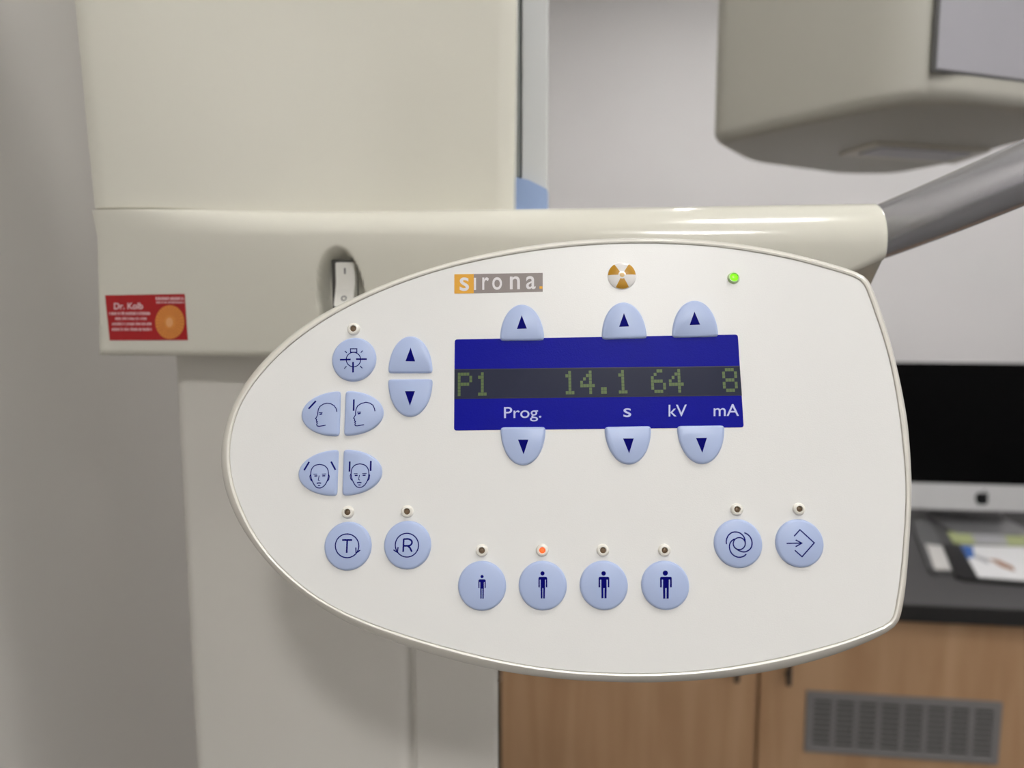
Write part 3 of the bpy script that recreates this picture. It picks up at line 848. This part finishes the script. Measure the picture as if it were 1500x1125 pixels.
# vent grille
v0 = onY(1181, 1010, YCB); v1 = onY(1466, 1040, YCB); vb = onY(1180, 1099, YCB)
gx0, gx1, gz1, gz0 = v0.x, v1.x, v0.z, vb.z
bm = mkbox(gx0+.004, gx1-.004, YCB-.0015, YCB+.002, gz0+.004, gz1-.004)
gr = obj('vent_grille', bm, M['grillehole'], cab); gr['label'] = 'grey louvred vent grille'
bm = bmesh.new(); fw = .016
box(bm, gx0, gx1, YCB-.007, YCB-.0003, gz1-fw, gz1, bev=.002); box(bm, gx0, gx1, YCB-.007, YCB-.0003, gz0, gz0+fw, bev=.002)
box(bm, gx0, gx0+fw, YCB-.0068, YCB-.0003, gz0+.001, gz1-.001, bev=.002); box(bm, gx1-fw, gx1, YCB-.0068, YCB-.0003, gz0+.001, gz1-.001, bev=.002)
obj('grille_frame', bm, M['grille'], gr)
NC, NR = 8, 9
pw = (gx1-gx0-2*fw+.010)/NC
slat_me = None
for i in range(NC):
    xa = gx0+fw-.005+pw*i
    if i:
        obj('mullion', mkbox(xa-.005, xa+.005, YCB-.0066, YCB-.0003, gz0+fw-.002, gz1-fw+.002, bev=.001), M['grille'], gr)
    for j in range(NR+1):
        zz = gz0+fw+(gz1-gz0-2*fw)*j/NR
        if slat_me is None:
            o = obj('slat', mkbox(-pw/2+.005, pw/2-.005, -.002, .0015, -.0026, .0026), M['slat'], gr); slat_me = o.data
        else:
            o = bpy.data.objects.new('slat', slat_me); C.objects.link(o); o.parent = gr
        o.location = (xa+pw/2, YCB-.0042, zz)

# computer
YM = 2.03
mc = onY(1438.5, 729, YM)
mt = onY(1438.5, 531, YM).z; mch = onY(1438.5, 709.5, YM).z; mb = onY(1438.5, 748, YM).z
hw = .325
comp = thing('desktop_computer', 'all-in-one desktop computer with black screen and silver chin on the dark worktop', 'computer', (mc.x, YM, ZD))
def rel(bm):
    for v in bm.verts: v.co -= Vector((mc.x, YM, ZD))
    return bm
obj('casing', rel(mkbox(mc.x-hw, mc.x+hw, YM+.0005, YM+.014, mb, mt, bev=.004)), M['alu'], comp)
obj('screen', rel(mkbox(mc.x-hw+.001, mc.x+hw-.001, YM-.0015, YM+.001, mch, mt-.001, bev=.0008)), M['black'], comp)
obj('chin', rel(mkbox(mc.x-hw, mc.x+hw, YM-.0012, YM+.001, mb, mch-.0003, bev=.0008)), M['alu'], comp)
bm = bmesh.new()
half = [(0, .0135), (.006, .0165), (.0125, .0150), (.0170, .0095), (.0180, .0020), (.0160, -.0080), (.0115, -.0155), (.0065, -.0180), (0, -.0165)]
fu = catmull([Vector((a, 0, b2)) for a, b2 in half], 24)
right = []
for p in fu:                                   # bite on the right side
    q = Vector(p); dx, dz = q.x-.0225, q.z-.0035; rr_ = math.hypot(dx, dz)
    if rr_ < .0095: q = Vector((.0225+dx/rr_*.0095, 0, .0035+dz/rr_*.0095))
    right.append(q)
leftp = [Vector((-p.x, 0, p.z)) for p in reversed(fu)][1:-1]
ring = right+leftp
loft(bm, [[Vector((p.x, YM-.0014-YM, p.z+mc.z-ZD-.002)) for p in ring], [Vector((p.x, YM-.0010-YM, p.z+mc.z-ZD-.002)) for p in ring]])
leaf = [Vector((.0005, 0, .0185)), Vector((.0015, 0, .0235)), Vector((.0055, 0, .0265)), Vector((.0070, 0, .0260)), Vector((.0055, 0, .0215)), Vector((.0025, 0, .0190))]
loft(bm, [[Vector((p.x, y, p.z+mc.z-ZD-.002)) for p in leaf] for y in (-.0014, -.0010)])
obj('emblem', bm, M['logoblack'], comp)
bm = bmesh.new()                               # bent foot and neck of the stand
secp = [(-.085, 0), (-.085, .006), (.07, .008), (.085, .02), (.078, .26), (.012, .30), (.012, .312), (.092, .27), (.105, .02), (.09, 0)]
loft(bm, [[Vector((xx, y, z)) for y, z in secp] for xx in (-.10, .10)])
obj('stand', bm, M['alubase'], comp)

# things lying on the worktop
def slab(name, px, z0, z1, m, label=None, cat=None, parent=None, group=None):
    P = [onZ(x, y, z1) for x, y in px]
    bm = bmesh.new(); loft(bm, [[Vector((p.x, p.y, z0)) for p in P], [Vector((p.x, p.y, z1)) for p in P]])
    o = obj(name, bm, m, parent)
    if label: o['label'] = label; o['category'] = cat
    if group: o['group'] = group
    return o
zb = lambda x, y: (1300+x/4.69, 690+y/4.6875)
slab('desk_folder', [zb(380, 500), zb(465, 715), zb(520, 738), zb(1300, 800), zb(1150, 520)], ZD, ZD+.008, M['tray'],
     'flat black folder under the white leaflet on the worktop', 'folder')
lf = thing('leaflet', 'white printed leaflet with a blue patch and brown streak lying on the black folder', 'leaflet')
slab('sheet', [zb(500, 508), zb(625, 725), zb(1280, 775), zb(1080, 525)], ZD+.008, ZD+.010, M['paper'], parent=lf)
slab('blue_print', [zb(505, 512), zb(548, 598), zb(600, 592), zb(585, 515)], ZD+.010, ZD+.0103, M['paperblue'], parent=lf)
slab('brown_print', [zb(690, 600), zb(780, 655), zb(880, 690), zb(860, 655), zb(760, 610)], ZD+.010, ZD+.0103, M['paperbrown'], parent=lf)
slab('grey_print', [zb(590, 590), zb(700, 640), zb(690, 605), zb(610, 575)], ZD+.010, ZD+.0103, M['papergrey'], parent=lf)
lf2 = thing('brochure', 'pale green and grey brochure lying behind the white leaflet', 'brochure')
slab('sheet', [zb(410, 415), zb(455, 490), zb(1000, 522), zb(1000, 425)], ZD, ZD+.004, M['papergreen'], parent=lf2)
slab('grey_print', [zb(560, 412), zb(610, 500), zb(830, 508), zb(800, 418)], ZD+.004, ZD+.0044, M['papergrey'], parent=lf2)
slab('flat_case', [zb(170, 340), zb(285, 660), zb(330, 685), zb(440, 680), zb(345, 440), zb(290, 340)], ZD, ZD+.012, M['traygrey'],
     'long dark grey flat case on the worktop with a white card on its end', 'case')
slab('white_card', [zb(262, 500), zb(325, 668), zb(440, 675), zb(375, 515)], ZD+.012, ZD+.016, M['carton'],
     'small white card box lying on the end of the grey flat case', 'card')

# put each thing's empty at the middle of its base
bpy.context.view_layer.update()
for root in (carr, col, head, wt, cab, lf, lf2):
    pts = [c.matrix_world @ Vector(v) for c in root.children_recursive if c.type == 'MESH' for v in c.bound_box]
    base = Vector(((min(p.x for p in pts)+max(p.x for p in pts))/2, (min(p.y for p in pts)+max(p.y for p in pts))/2, min(p.z for p in pts)))
    root.location = base
    for c in root.children: c.location = c.location - base
